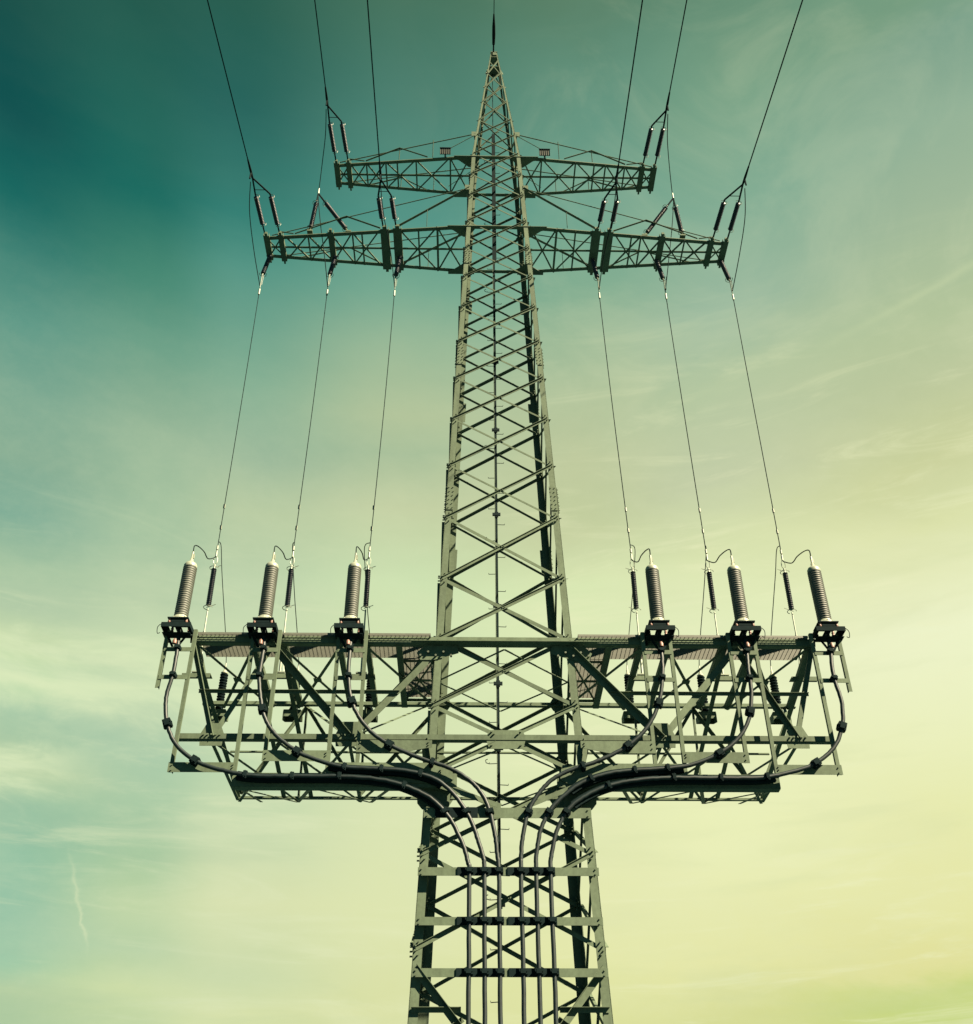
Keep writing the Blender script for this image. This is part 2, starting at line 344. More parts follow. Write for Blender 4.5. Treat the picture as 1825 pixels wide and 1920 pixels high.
# node gussets on the far legs (seen through the tower) and big gussets under the platform
def poly(name, pts, d, m, par, at=None): 
    b = MB(); b.prism(pts, d); return b.build(name, m, par, at if at else pts[0])
for s in (-1, 1):
    for z, a in ((13.2, .62), (16.0, .4), (14.2, .42), (ZM, .3), (ZT, .25), (35.82, .25)):
        k = h(z)
        poly('gusset_plate', [(s*k, k-.035, z-a*.8), (s*(k-a*.7), k-.035, z-a*.5), (s*(k-a), k-.035, z), (s*(k-a*.7), k-.035, z+a*.5), (s*k, k-.035, z+a*.7)], V((0, -.015, 0)), 'steel', T)
    k = h(12)
    # dark lower gusset joining the platform to the near leg
    poly('gusset_plate', [(s*2.16, -k-.03, 11.83), (s*1.35, -k-.03, 11.83), (s*1.38, -k-.03, 11.42), (s*2.02, -k-.03, 11.35), (s*2.14, -k-.03, 11.5)], V((0, -.014, 0)), 'steel', T)
    k = h(15.9)
    poly('gusset_plate', [(s*2.3, -k-.03, 15.66), (s*2.1, -k-.03, 15.88), (s*1.25, -k-.03, 15.88), (s*1.2, -k-.03, 15.66), (s*1.85, -k-.03, 15.45), (s*2.2, -k-.03, 15.45)], V((0, -.014, 0)), 'steel', T)
    for i in range(5):
        b = MB(); b.bolt((s*(2.2-.2*i), -k-.044, 15.55+.1*(i % 2)), NF, .03, .09); b.build('bolt', 'bolt', T, (s*(2.2-.2*i), -k, 15.55))
k = h(Z2)
gb = MB(); gb.prism([(-.42,-k-.035,13.42), (.42,-k-.035,13.42), (.5,-k-.035,13.2), (.42,-k-.035,12.92), (-.42,-k-.035,12.92), (-.5,-k-.035,13.2)], V((0,-.014,0)))
for x, z in ((-.36,13.36), (-.3,13.3), (.36,13.36), (.3,13.3), (-.36,13.0), (.36,13.0)): gb.bolt((x, -k-.049, z), NF, .025, .07)
gb.build('gusset_plate', 'steel', T, (0, -k, Z2))
# far centre gusset low down
k = h(12.25)
fb = MB(); fb.prism([(-.42, k-.05, 12.5), (.42, k-.05, 12.5), (.5, k-.05, 12.2), (.3, k-.05, 11.95), (-.3, k-.05, 11.95), (-.5, k-.05, 12.2)], V((0,-.014,0)))

# ------------------------------------------------------------------ climbing rail on the far face
rl = MB(); yr = lambda z: h(z)-.10
rl.prism([(-.10, yr(0), .5), (-.03, yr(0), .5), (-.03, yr(ZT), ZT), (-.10, yr(ZT), ZT)], V((0, -.05, 0)))
rl.prism([(-.085, yr(ZT), ZT), (-.045, yr(ZT), ZT), (-.055, yr(46.4), 46.4), (-.08, yr(46.4), 46.4)], V((0, -.04, 0)))
rl.prism([(-.13, yr(34.5)-.06, 34.4), (.03, yr(34.5)-.06, 34.4), (.02, yr(41.8)-.06, 41.9), (-.12, yr(41.8)-.06, 41.9)], V((0, -.03, 0)))
rail = rl.build('climbing_rail', 'clamp', T, (0, h(0), 0))  # dark material puts the rail's shaded side into its colour
b = MB(); b.prism([(-.12, yr(0)-.03, .5), (-.103, yr(0)-.03, .5), (-.103, yr(ZT)-.03, ZT), (-.12, yr(ZT)-.03, ZT)], V((0, -.03, 0))); b.build('rail_lit_edge', 'steel', rail, (-.11, h(0), 0))  # paler strip stands for the sunlit left edge of the rail
for i in range(64):
    z = 3.0+i*.62
    b = MB(); s = 1 if i % 2 else -1; y = yr(z)-.03
    b.tube([(-.065+s*.03, y, z), (-.065+s*.26, y-.02, z-.02), (-.065+s*.26, y-.02, z+.02)], .011, 6)
    if s < 0 and i % 6 == 0:
        b.tube([(-.33, y-.02, z-.02), (-.42, y-.04, z+.0), (-.44, y-.04, z+.08), (-.38, y-.04, z+.11)], .012, 6)
    b.build('step_peg', 'wire', rail, (-.065, y, z))
for z in (10.3, 14.6, 16.6, 19.2, 22.6, 26.1, 29.2):
    b = MB(); y = yr(z); b.box((-.065, y-.06, z), (.26, .06, .10)); b.box((-.065, y-.05, z), (.12, .05, .2)); b.build('rail_clamp', 'wire', rail, (-.065, y, z))

# ------------------------------------------------------------------ crossarms
def crossarm(zc, tip, ytip, nodes, plates, zleg, ties, posts, cw):
    hr = h(zc)
    def yy(x): 
        x = abs(x); return hr+(ytip-hr)*(max(x, hr)-hr)/(tip-hr)
    c = MB()
    for s in (-1, 1):
        for sy in (-1, 1):
            A = V((s*hr*.2, sy*hr, zc)) if sy > 0 else V((0, sy*hr, zc)); Bm = V((s*hr, sy*hr, zc)); Bt = V((s*tip, sy*ytip, zc))
            for P, Q in ((V((0, sy*hr, zc)), Bm), (Bm, Bt)):
                c.prism([P, Q, Q+V((0, -sy*cw, 0)), P+V((0, -sy*cw, 0))], V((0, 0, .012)))
                o_ = V((0, cw if sy < 0 else 0, 0)); c.prism([P+o_+V((0,0,.012)), Q+o_+V((0,0,.012)), Q+o_+V((0, 0, cw*.8)), P+o_+V((0, 0, cw*.8))], V((0, -.012, 0)))
                c.prism([P+V((0,0,.012)), Q+V((0,0,.012)), Q+V((0, 0, .03)), P+V((0, 0, .03))], V((0, -sy*.012, 0))) if sy < 0 else None
        c.prism([(s*hr*.9, -.045, zc+.02), (s*(tip-.1), -.045, zc+.02), (s*(tip-.1), .045, zc+.02), (s*hr*.9, .045, zc+.02)], V((0, 0, .012)))
    arm = c.build('crossarm', 'steel', T, (0, 0, zc))
    for s in (-1, 1):
        for i in range(len(nodes)-1):          # plan bracing
            a, b_ = nodes[i], nodes[i+1]
            m_ = MB()
            ya, yb = yy(a)-.03, yy(b_)-.03
            m_.slab((s*a, -ya, zc-.012), (s*b_, yb, zc-.012), V((b_-a, -(ya+yb), 0)) if False else V((s*(ya+yb), (a-b_), 0)), .055, V((0,0,-1)), .01)
            m_.slab((s*b_, -yb, zc+.03), (s*a, ya, zc+.03), V((s*(ya+yb), (b_-a), 0)), .055, V((0,0,1)), .01)
            m_.slab((s*a, -ya, zc+.03), (s*b_, yb, zc+.03), (0, 0, 1), .06, V((s*(ya+yb), (a-b_), 0)), .008)
            m_.build('plan_brace', 'steel', arm, (s*a, 0, zc))
        for x in nodes[1:-1]+posts:
            m_ = MB(); m_.box((s*x, 0, zc-.03), (.06, 2*yy(x)-.04, .012)); m_.box((s*(x+.026), 0, zc+.02), (.01, 2*yy(x)-.04, .07)); m_.build('strut', 'steel', arm, (s*x, 0, zc))
        for x, w in plates:
            m_ = MB(); y = yy(x)+.09
            m_.box((s*x, 0, zc-.05), (w, 2*y, .016))
            for q in (-1, 1):
                m_.box((s*x+q*w/2, 0, zc+.02), (.016, 2*y, .15))
            m_.box((s*x, -y-.05, zc+.0), (w*.5, .12, .1)); m_.box((s*x, y+.06, zc-.02), (w*.35, .14, .05))
            m_.build('hanger_beam', 'steel', arm, (s*x, 0, zc))
        # end cross between the two tip beams
        m_ = MB(); x0, x1 = plates[0][0], plates[1][0]
        m_.slab((s*x0, -ytip+.05, zc), (s*x1, ytip-.05, zc), (1, .4*s, 0), .05, (0,0,1), .01); m_.slab((s*x1, -ytip+.05, zc+.02), (s*x0, ytip-.05, zc+.02), (1, -.4*s, 0), .05, (0,0,1), .01)
        m_.build('plan_brace', 'steel', arm, (s*x0, 0, zc))
        for sy in (-1, 1):
            for (xa, zA, xb, zB, w) in ties:
                m_ = MB(); k1 = h(zA) if xa < 0 else None
                Pa = V((s*h(zA), sy*h(zA), zA)) if xa < 0 else V((s*xa, sy*yy(xa), zA)); Pb = V((s*xb, sy*yy(xb), zB))
                m_.slab(Pa, Pb, (0, 1, 0), w, (0, 0, 1), .01); m_.slab(Pa+V((0, w/2, .01+w*.35)), Pb+V((0, w/2, .01+w*.35)), (0, 0, 1) if abs((Pb-Pa).z) < abs((Pb-Pa).x) else (1, 0, 0), w*.7, (0, -1, 0), .008); m_.build('tie', 'steel', arm, Pa)
            # gusset at the root of the chord
            k = hr+.01
            poly('gusset_plate', [(s*x_, sy*(k+y_), zc-.025) for x_, y_ in ((hr+.7, .02), (hr-.3, .02), (hr-.3, -.16), (hr-.05, -.5), (hr+.12, -.5), (hr+.5, -.2), (hr+.7, -.14))], V((0, 0, -.014)), 'steel', arm)
            q = MB(); c0 = V((s*h(ties[0][1]), sy*h(ties[0][1]), ties[0][1])); q.box(c0+V((s*.07, 0, 0)), (.2, .03, .28)); q.build('gusset_plate', 'steel', arm, c0)
    return arm
arm_mid = crossarm(ZM, 8.63, .48, [7.85, 7.0, 6.15, 5.35, 4.35], [(8.55, .2), (8.02, .18), (4.15, .3), (3.68, .3), (6.15, .2)], 36.25,
                   [(-1, 36.3, 3.75, 34.05, .11), (-1, 36.25, 8.35, 34.0, .04), (5.64, 34.86, 4.3, 34.05, .075), (5.64, 34.86, 7.5, 34.03, .06), (8.1, 34.2, 7.55, 34.03, .05), (2.6, 34.0, 2.6, 35.0, .03)], [5.0, 2.9], .15)
for s in (-1, 1):      # inner panel of the long arm
    for a, b_ in ((3.6, 2.2), (2.2, 1.2)):
        m_ = MB(); ya, yb = 1.13-.65*(a-1.13)/7.5, 1.13-.65*(b_-1.13)/7.5
        m_.slab((s*a, -ya, ZM-.012), (s*b_, yb, ZM-.012), V((s*(ya+yb), (a-b_), 0)), .06, V((0,0,-1)), .01)
        m_.slab((s*b_, -yb, ZM+.03), (s*a, ya, ZM+.03), V((s*(ya+yb), (b_-a), 0)), .06, V((0,0,1)), .01)
        m_.build('plan_brace', 'steel', arm_mid, (s*a, 0, ZM))
    m_ = MB(); m_.box((s*2.2, 0, ZM-.03), (.08, 2.0, .012)); m_.box((s*2.23, 0, ZM+.02), (.01, 2.0, .08)); m_.build('strut', 'steel', arm_mid, (s*2.2, 0, ZM))
arm_top = crossarm(ZT, 6.42, .465, [5.75, 5.12, 4.35, 3.15, 1.8, 1.0], [(6.3, .2), (5.83, .18)], 40.05,
                   [(-1, 40.07, 6.2, 38.5, .045), (3.83, 39.2, 5.15, 38.5, .07), (3.83, 39.2, 2.7, 38.5, .06), (3.83, 38.45, 3.83, 39.2, .04), (2.5, 38.45, 2.5, 39.6, .04), (5.85, 38.7, 5.2, 38.5, .05), (-1, 40.0, 1.9, 38.9, .03)], [3.9], .14)

# ------------------------------------------------------------------ cable platform
def yn(z): return h(z)
P = MB(); k1, k2 = h(Z1), h(Z2)
def chord(mb, x, y, z, w, n, hgt):
    """L chord across the tower: upright leg hgt, flat leg w (towards the camera when n=-1)"""
    mb.prism([(-x, y, z), (x, y, z), (x, y, z+hgt), (-x, y, z+hgt)], V((0, -.014, 0)))
    mb.prism([(-x, y, z), (x, y, z), (x, y+n*w, z), (-x, y+n*w, z)], V((0, 0, -.014)))
chord(P, 8.2, -k1-.05, Z1-.07, .16, 1, .20)
plat = P.build('cable_platform', 'steel', T, (0, 0, Z1))
def pm(name='chord'): return name
def part(mb, name, at, m='steel'): return mb.build(name, m, plat, at)
b = MB(); b.box((0, -k1-.13, Z1-.09), (4.9, .27, .014)); b.box((0, -k1-.02, Z1-.02), (4.9, .014, .12)); part(b, 'chord', (0, -k1, Z1))
b = MB(); chord(b, 8.62, k1+.02, Z1-.06, .14, -1, .15); part(b, 'chord', (0, k1, Z1))
b = MB(); chord(b, 8.15, -k2-.05, Z2-.05, .14, 1, .14); part(b, 'chord', (0, -k2, Z2))
b = MB(); chord(b, 7.32, k2+.02, Z2-.03, .09, -1, .08); part(b, 'chord', (0, k2, Z2))
b = MB(); chord(b, 7.65, h(14.5)+.02, 14.52, .07, -1, .05); part(b, 'chord', (0, 1.87, 14.5))
for s in (-1, 1):
    b = MB(); y = -h(14.47)-.02
    for xa, xb in ((7.8, 5.7), (5.7, 2.7)):
        b.prism([(s*xa, y, 14.44), (s*xb, y, 14.44), (s*xb, y, 14.51), (s*xa, y, 14.51)], V((0, -.01, 0)))
    b.prism([(s*7.8, y-.01, 14.51), (s*2.7, y-.01, 14.51), (s*2.7, y-.07, 14.51), (s*7.8, y-.07, 14.51)], V((0, 0, .008)))
    part(b, 'rail', (s*5, y, 14.47))
    # near truss web; '/' bars carry their standing flange behind, '\' bars in front as seen on site
    def web(xa, za, xb, zb, sy, w, out=1, side=1):
        A = V((s*xa, sy*(h(za)+.0), za)); B = V((s*xb, sy*(h(zb)+.0), zb)); mb = MB()
        mb.angle(A, B, V((0, sy, 0)), w, side, out, .012); part(mb, 'web_brace', A)
    up = 1
    for (xa, za, xb, zb, w) in ((1.75, 15.75, 3.88, 13.2, .17), (3.88, 13.2, 6.1, 15.85, .17), (6.1, 15.85, 7.28, 13.2, .13), (7.28, 13.2, 8.15, 15.85, .12), (1.9, 14.3, 2.6, 13.25, .0), ):
        if w: 
            slash = ((xb-xa)*s*(zb-za)) > 0
            web(xa, za, xb, zb, -1, w, -1 if slash else 1)
    web(2.0, 13.2, 1.85, 12.3, -1, .12)
    for (xa, za, xb, zb, w) in ((1.8, 15.9, 3.9, 13.3, .09), (3.9, 13.3, 5.6, 15.9, .09), (5.6, 15.9, 7.2, 13.3, .09), (7.2, 13.3, 8.5, 15.95, .11), (1.95, 13.3, 3.0, 14.5, .07)):
        web(xa, za, xb, zb, 1, w, -1)
    for x, za, zb in ((3.9, 13.25, 16), (5.6, 13.25, 16)):
        web(x, za, x+.01, zb, 1, .07, -1)
    # node gussets on the lower near chord
    for x, a in ((3.88, .36), (7.28, .3)):
        g_ = MB(); y = -k2-.012
        g_.prism([(s*(x-a), y, 13.28), (s*(x-a*.55), y, 13.28+a), (s*(x+a*.55), y, 13.28+a), (s*(x+a), y, 13.28), (s*(x+a*.9), y, 12.98), (s*(x-a*.9), y, 12.98)], V((0, -.014, 0)))
        for i in range(5): g_.bolt((s*(x-.2+.1*i), -k2-.064, 13.25), NF, .025, .05)
        part(g_, 'gusset_plate', (s*x, y, 13.2))
    # members running from the near to the far side
    for x in (8.1, 6.62, 5.8, 4.35, 3.62, 2.78):
        c_ = MB(); y0, y1 = -k1+.0, k1
        xf = x if x < 8 else 8.45
        c_.slab((s*x, y0, Z1-.09), (s*xf, y1, Z1-.09), (1, 0, 0), .15 if x != 2.78 else .17, (0, 0, -1), .014)
        c_.slab((s*(x-.07), y0, Z1-.02), (s*(xf-.07), y1, Z1-.02), (0, 0, 1), .13, (s, 0, 0), .012)
        part(c_, 'cross_member', (s*x, 0, Z1))
    for x, xf in ((7.28, 7.25), (3.88, 3.9), (2.05, 2.05)):
        c_ = MB(); c_.slab((s*x, -k2, Z2-.07), (s*xf, k2, Z2-.07), (1, 0, 0), .09, (0, 0, -1), .012); part(c_, 'cross_member', (s*x, 0, Z2))
    for x, xf in ((7.28, 8.3), (3.88, 5.6), (3.88, 2.2)):   # sloping sway struts from lower near chord to upper far chord
        c_ = MB(); c_.slab((s*x, -k2+.02, Z2+.02), (s*xf, k1-.02, Z1-.1), (1, 0, 0), .09, (0, -.8, 1), .012); part(c_, 'sway_strut', (s*x, 0, Z2))
    for x in (8.15, 6.6, 5.85):
        c_ = MB(); c_.slab((s*x, -k1+.05, Z1-.1), (s*(7.25 if x > 8 else x-.6), k2-.02, Z2+.02), (1, 0, 0), .12, (0, -.8, -1), .012); part(c_, 'sway_strut', (s*x, 0, Z1))
    # plan bracing
    for xa, xb, zz, ka, wd in ((8.0, 6.6, Z1-.14, k1, .085), (5.85, 4.35, Z1-.14, k1, .085), (3.6, 1.85, Z1-.14, k1, .085), (7.2, 5.6, Z2-.11, k2, .08), (5.6, 3.9, Z2-.11, k2, .08), (3.9, 2.0, Z2-.11, k2, .08)):
        c_ = MB(); y = ka-.05
        c_.slab((s*xa, -y, zz), (s*xb, y, zz), (2*y*s, xa-xb, 0), wd, (0, 0, -1), .01)
        c_.slab((s*xb, -y, zz-.02), (s*xa, y, zz-.02), (2*y*s, xb-xa, 0), wd, (0, 0, -1), .01)
        c_.box((s*(xa+xb)/2, 0, zz-.04), (.22, .22, .012))
        part(c_, 'plan_brace', (s*xa, 0, zz))
    # small lattice below the cable plate
    b = MB()
    b.slab((s*6.4, -2.1, 11.83), (s*6.6, k2, Z2-.12), (1, 0, 0), .08, (0, 0, -1), .01)
    for xa, xb in ((6.5, 5.6), (4.7, 5.6), (4.7, 3.6), (2.8, 3.6)):
        b.slab((s*xa, -2.0, 11.88), (s*xb, k2, Z2-.12), (1, 0, 0), .1, (0, 0, -1), .012)
    part(b, 'sway_strut', (s*5, 0, 12.5))

# diamond in plan at both platform levels, inside the tower
for zz, kk in ((Z1-.2, k1), (Z2-.2, k2)):
    b = MB(); q = [V((0, -kk, zz)), V((kk, 0, zz)), V((0, kk, zz)), V((-kk, 0, zz))]
    for i in range(4): 
        a_, b_ = q[i], q[(i+1) % 4]; d = (b_-a_); b.slab(a_, b_, (d.y, -d.x, 0), .06, (0, 0, -1), .01)
    part(b, 'plan_brace', (0, 0, zz))

# grating walkways
def grating(x0, x1, y0, y1, z):
    b = MB(); n = int((y1-y0)/.042)
    for i in range(n+1):
        y = y0+(y1-y0)*i/n; b.box(((x0+x1)/2, y, z), (x1-x0, .005, .03))
    n = int((x1-x0)/.11)
    for i in range(n+1):
        x = x0+(x1-x0)*i/n; b.box((x, (y0+y1)/2, z+.008), (.008, y1-y0, .012))
    for y in (y0, y1): b.box(((x0+x1)/2, y, z), (x1-x0, .008, .06))
    for x in (x0, x1): b.box((x, (y0+y1)/2, z), (.008, y1-y0, .06))
    part(b, 'grating', ((x0+x1)/2, (y0+y1)/2, z), 'grate')
for s in (-1, 1):
    for xa, xb in ((1.95, 3.55), (3.57, 5.8), (5.82, 8.05)):
        grating(min(s*xa, s*xb), max(s*xa, s*xb), -2.0, -.78, 16.13)
    grating(min(s*1.95, s*2.76), max(s*1.95, s*2.76), -.76, 1.55, 16.13)
    b = MB()
    b.slab((s*1.9, -.7, 16.05), (s*2.7, 1.5, 16.05), (1, 0, 0), .06, (0, 0, -1), .01); b.slab((s*2.7, -.7, 16.03), (s*1.9, 1.5, 16.03), (1, 0, 0), .06, (0, 0, -1), .01)
    b.box((s*2.3, -.72, 16.04), (.9, .1, .02)); b.box((s*2.3, .4, 16.04), (.9, .1, .02)); b.box((s*2.3, 1.6, 16.04), (.9, .14, .03))
    part(b, 'cross_member', (s*2.3, 0, 16))

# hanging frames under each cable termination, cleat plates and cable plates
YP = -2.2
def post(x, z0, z1, s):
    b = MB(); b.prism([(x-.045, YP, z0), (x+.045, YP, z0), (x+.045, YP, z1), (x-.045, YP, z1)], V((0, -.01, 0)))
    b.prism([(x-s*.045, YP+.002, z0), (x-s*.045, YP+.002, z1), (x-s*.045, YP+.09, z1), (x-s*.045, YP+.09, z0)], V((s*.01, 0, 0)))
    part(b, 'frame_post', (x, YP, z0))
def bar(xa, xb, z, hh, y=YP-.012):
    b = MB(); b.prism([(xa, y, z-hh/2), (xb, y, z-hh/2), (xb, y, z+hh/2), (xa, y, z+hh/2)], V((0, -.012, 0)))
    b.prism([(xa, y+.02, z+hh/2), (xb, y+.02, z+hh/2), (xb, y+.10, z+hh/2), (xa, y+.10, z+hh/2)], V((0, 0, .01)))
    part(b, 'frame_bar', (xa, y, z))
for s in (-1, 1):
    for x, z0 in ((8.07, 12.17), (5.87, 12.5), (3.62, 12.2), (6.55, 12.2), (4.33, 12.2), (8.79, 14.42)):
        post(s*x, z0, 16.12 if x != 8.79 else 16.1, s)
    for xi, xo in ((8.07, 8.79), (5.87, 6.55), (3.62, 4.33)):
        for z in (14.72, 15.52): bar(s*xi, s*xo, z, .12)
    for pts in ([(8.14,12.42), (6.5,12.42), (6.5,12.17), (8.14,12.17)], [(5.92,12.74), (4.29,12.74), (4.29,12.46), (5.92,12.46)],
                [(3.66,13.02), (1.82,13.02), (1.82,12.84), (2.5,12.70), (3.66,12.70)]):
        b = MB(); b.prism([(s*x, YP-.02, z) for x, z in pts], V((0, -.012, 0)))
        for x, dz in ((pts[0][0]-.09, -.07), (pts[0][0]-.09, -.2), (pts[1][0]+.09, -.06), (pts[1][0]+.09, -.13)): b.bolt((s*x, YP-.032, pts[0][1]+dz), NF, .018, .03)
        part(b, 'cleat_plate', (s*pts[0][0], YP, 12.3))
    # long plate, upper plate and the piece curving on to the leg
    for pts, yo in (([(6.58,12.18), (1.2,12.18), (1.2,11.84), (6.58,11.84)], 0), ([(4.36,12.44), (1.9,12.44), (1.32,12.3), (1.28,12.02), (1.5,11.9), (4.36,12.0)], -.03)):
        b = MB(); b.prism([(s*x, YP+.03+yo, z) for x, z in pts], V((0, -.014, 0)))
        if yo == 0: 
            b.prism([(s*6.58, YP+.03, 11.84), (s*1.3, YP+.03, 11.84), (s*1.3, YP+.25, 11.84), (s*6.58, YP+.25, 11.84)], V((0, 0, -.012)))
        else:
            for x, z in ((1.6, 12.25), (1.6, 12.18)): b.bolt((s*x, YP-.02, z), NF, .02, .03)
        part(b, 'cable_plate', (s*4, YP, 12))
# cleat beams across the shaft carrying the cables down
for z, hh, xl in ((11.17, .24, 1.97), (9.79, .18, 2.06), (8.69, .17, 2.08), (7.61, .17, 2.12), (6.4, .18, 2.17), (5.2, .18, 2.2), (4.0, .18, 2.24), (2.8, .18, 2.3)):
    b = MB(); b.box((0, YP-.06, z), (2*xl, .014, hh)); b.box((0, YP+.01, z+hh/2+.006), (2*xl, .13, .012))
    for s in (-1, 1):
        for dz in (-.3, .3): b.bolt((s*(xl-.08), YP-.067, z+dz*hh), NF, .02, .03)
        b.box((s*(xl-.1), YP+.02, z), (.02, .14, hh*.9))
    b.build('cleat_beam', 'steel', T, (0, YP, z))
for z, hh in ((9.79, .18), (8.69, .17), (7.61, .17), (6.4, .18)):  # dark strips stand for the shade of cables and clamps on the beams
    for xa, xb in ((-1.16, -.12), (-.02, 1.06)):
        b = MB(); b.box(((xa+xb)/2, YP-.085, z), (xb-xa, .03, hh+.012)); b.build('beam_shade_strip', 'clamp', T, ((xa+xb)/2, YP, z))
b = MB(); b.box((-1.2, YP-.085, 11.17), (1.0, .03, .25)); b.build('beam_shade_strip', 'clamp', T, (-1.2, YP, 11.17))  # same painted shade on the left of the top beam
b = MB(); b.slab((-1.75, YP-.02, 11.9), (-.15, YP-.02, 11.35), (.3, 0, 1), .12, (0, -1, 0), .012); b.build('cleat_arm', 'steel', T, (-1.75, YP, 11.9))
b = MB(); b.slab((1.75, YP-.02, 11.9), (.45, YP-.02, 11.35), (-.3, 0, 1), .12, (0, -1, 0), .012); b.build('cleat_arm', 'steel', T, (1.75, YP, 11.9))

# ------------------------------------------------------------------ cable terminations, rod insulators, arresters, droppers
side = {-1: 'left', 1: 'right'}
place = {8.52: 'outermost', 6.31: 'middle', 4.06: 'innermost'}
XT = [8.52, 6.31, 4.06]; XR = [8.43, 6.17, 3.91]; XA = [8.2, 6.03, 3.84]; XD = [8.6, 6.15, 3.72]
def sheds(z0, z1, core, rim, pitch):
    pr = [(0, core)]; n = int((z1-z0)/pitch)
    for i in range(n):
        t = (i+.5)*(z1-z0)/n
        pr += [(t-pitch*.36, core), (t-pitch*.10, rim), (t+pitch*.12, rim), (t+pitch*.3, core)]
    return pr+[(z1-z0, core)]
for s in (-1, 1):
    for i in range(3):
        x = s*XT[i]; zb = 16.42
        t = empty('cable_termination', (x, YP, 16.12))
        tag(t, f'thick brown ribbed cable termination on the {side[s]} half of the platform, {place[XT[i]]} of three', 'insulator', 'brown cable terminations along the platform')
        b = MB(); b.lathe((x, YP, zb), (x, YP, 18.1), sheds(zb, 18.06, .166, .185, .066), 24); b.build('ribbed_body', 'brown', t, (x, YP, zb))
        b = MB(); b.lathe((x, YP, 18.05), (x, YP, 19), [(0, .175), (.06, .18), (.12, .15), (.17, .09), (.18, .05), (.28, .045), (.29, .03), (.52, .028)], 20); b.box((x+.03, YP, 18.42), (.05, .05, .14)); b.build('head_cap', 'white', t, (x, YP, 18.05))
        b = MB(); b.lathe((x, YP, 16.36), (x, YP, 17), [(0, .24), (.03, .24), (.05, .2), (.12, .185)], 20)
        for k in range(8): b.bolt((x+.21*math.cos(k*PI/4), YP+.21*math.sin(k*PI/4), 16.39), (0,0,1), .02, .04)
        b.build('base_flange', 'white', t, (x, YP, 16.36))
        b = MB(); b.box((x, YP, 16.34), (.54, .5, .03)); b.box((x, YP-.2, 16.28), (.34, .04, .12)); b.build('base_plate', 'clamp', t, (x, YP, 16.34))
        for dx in (-.22, .22):
            for dy in (-.19, .19):
                b = MB(); b.lathe((x+dx, YP+dy, 16.17), (x+dx, YP+dy, 17), [(0, .045), (.05, .03), (.07, .045), (.1, .03), (.15, .035)], 10); b.build('standoff', 'red', t, (x+dx, YP+dy, 16.17))
        # support table with cut-outs: ring plates
        b = MB()
        b.box((x, YP-.26, 16.15), (.72, .1, .02)); b.box((x, YP+.26, 16.15), (.72, .1, .02)); b.box((x-.3, YP, 16.15), (.12, .42, .02)); b.box((x+.3, YP, 16.15), (.12, .42, .02)); b.box((x, YP, 16.15), (.16, .42, .02))
        b.box((x, YP-.31, 16.09), (.76, .014, .13)); b.box((x-.37, YP, 16.09), (.014, .6, .13)); b.box((x+.37, YP, 16.09), (.014, .6, .13))
        b.box((x, YP-.03, 15.93), (.72, .3, .014))
        for q in (-1, 1):
            b.slab((x+q*.33, YP-.03, 16.08), (x+q*.06, YP-.03, 15.58), (1, 0, 0), .07, (0, -1, 0), .012)
            b.slab((x+q*.3, YP+.25, 16.08), (x+q*.3, -k1-.06, 15.9), (1, 0, 0), .06, (0, 0, 1), .02)
        b.build('support_table', 'clamp', t, (x, YP, 16.1))
        b = MB(); b.lathe((x, YP-.13, 15.62), (x, YP-.13, 17), [(0, .055), (.08, .06), (.14, .03)], 12); b.build('sealing_boot', 'red', t, (x, YP-.13, 15.62))
        b = MB(); b.tube(bez([(x+s*.37, YP-.3, 16.12), (x+s*.45, YP-.32, 16.0), (x+s*.43, YP-.32, 15.82), (x+s*.37, YP-.3, 15.85)]), .01, 5); b.build('earth_lead', 'wire', t, (x, YP, 16))
        # rod insulator carrying the dropper
        xr = s*XR[i]; A = V((xr, 0, 16.0)); B = V((xr*1.006, 0, 19.5)); d = (B-A).normalized()
        t2 = empty('rod_insulator', tuple(A))
        tag(t2, f'slim dark ribbed rod insulator beside the {place[XT[i]]} brown termination on the {side[s]}', 'insulator', 'slim rod insulators on the platform')
        b = MB(); b.tube([A, A+d*1.35], .035, 10); b.tube([A+d*1.35, A+d*2.1], .022, 8); b.tube([A+V((.12*-s, 0, .0)), A+d*1.0], .01, 5); b.box(A+V((0,0,.02)), (.3, .2, .03)); b.build('mounting_rod', 'alu', t2, A)
        b = MB(); b.lathe(A+d*2.2, B, sheds(0, 1.28, .045, .078, .062), 12); b.build('ribbed_body', 'blue', t2, A+d*2.2)
        for q, sg in ((2.14, -1), (3.5, 1)):
            b = MB(); b.ring(A+d*q, d, .13, .011, 16, .72, 1.0); b.tube([A+d*q+V((s*.05, 0, 0)), A+d*(q+.05)+V((-s*.22, -.05, .03))], .01, 5)
            b.build('arcing_ring', 'alu', t2, A+d*q)
        b = MB(); b.tube([A+d*3.48, A+d*3.62], .03, 8); b.tube(bez([A+d*3.62, A+d*3.7+V((.05,0,0)), A+d*3.85+V((.05,0,0)), A+d*3.95]), .012, 6); b.tube(bez([A+d*3.62, A+d*3.7-V((.05,0,0)), A+d*3.85-V((.05,0,0)), A+d*3.95]), .012, 6); b.tube([A+d*3.92, A+d*4.12], .03, 8); b.build('tension_fitting', 'alu', t2, A+d*3.5)
        top = A+d*4.12
        # bracket for the rod between two cross members (part of the platform)
        b = MB(); b.box((xr, 0, 15.93), (.78, .30, .014)); b.box((xr, -.15, 15.87), (.78, .014, .13)); part(b, 'rod_bracket', (xr, 0, 15.9))
        # dropper wire from the long crossarm
        D0 = V((s*XD[i], 0, 31.55)); D1 = V((top.x, 0, top.z))
        w_ = empty('dropper_wire', tuple(D1))
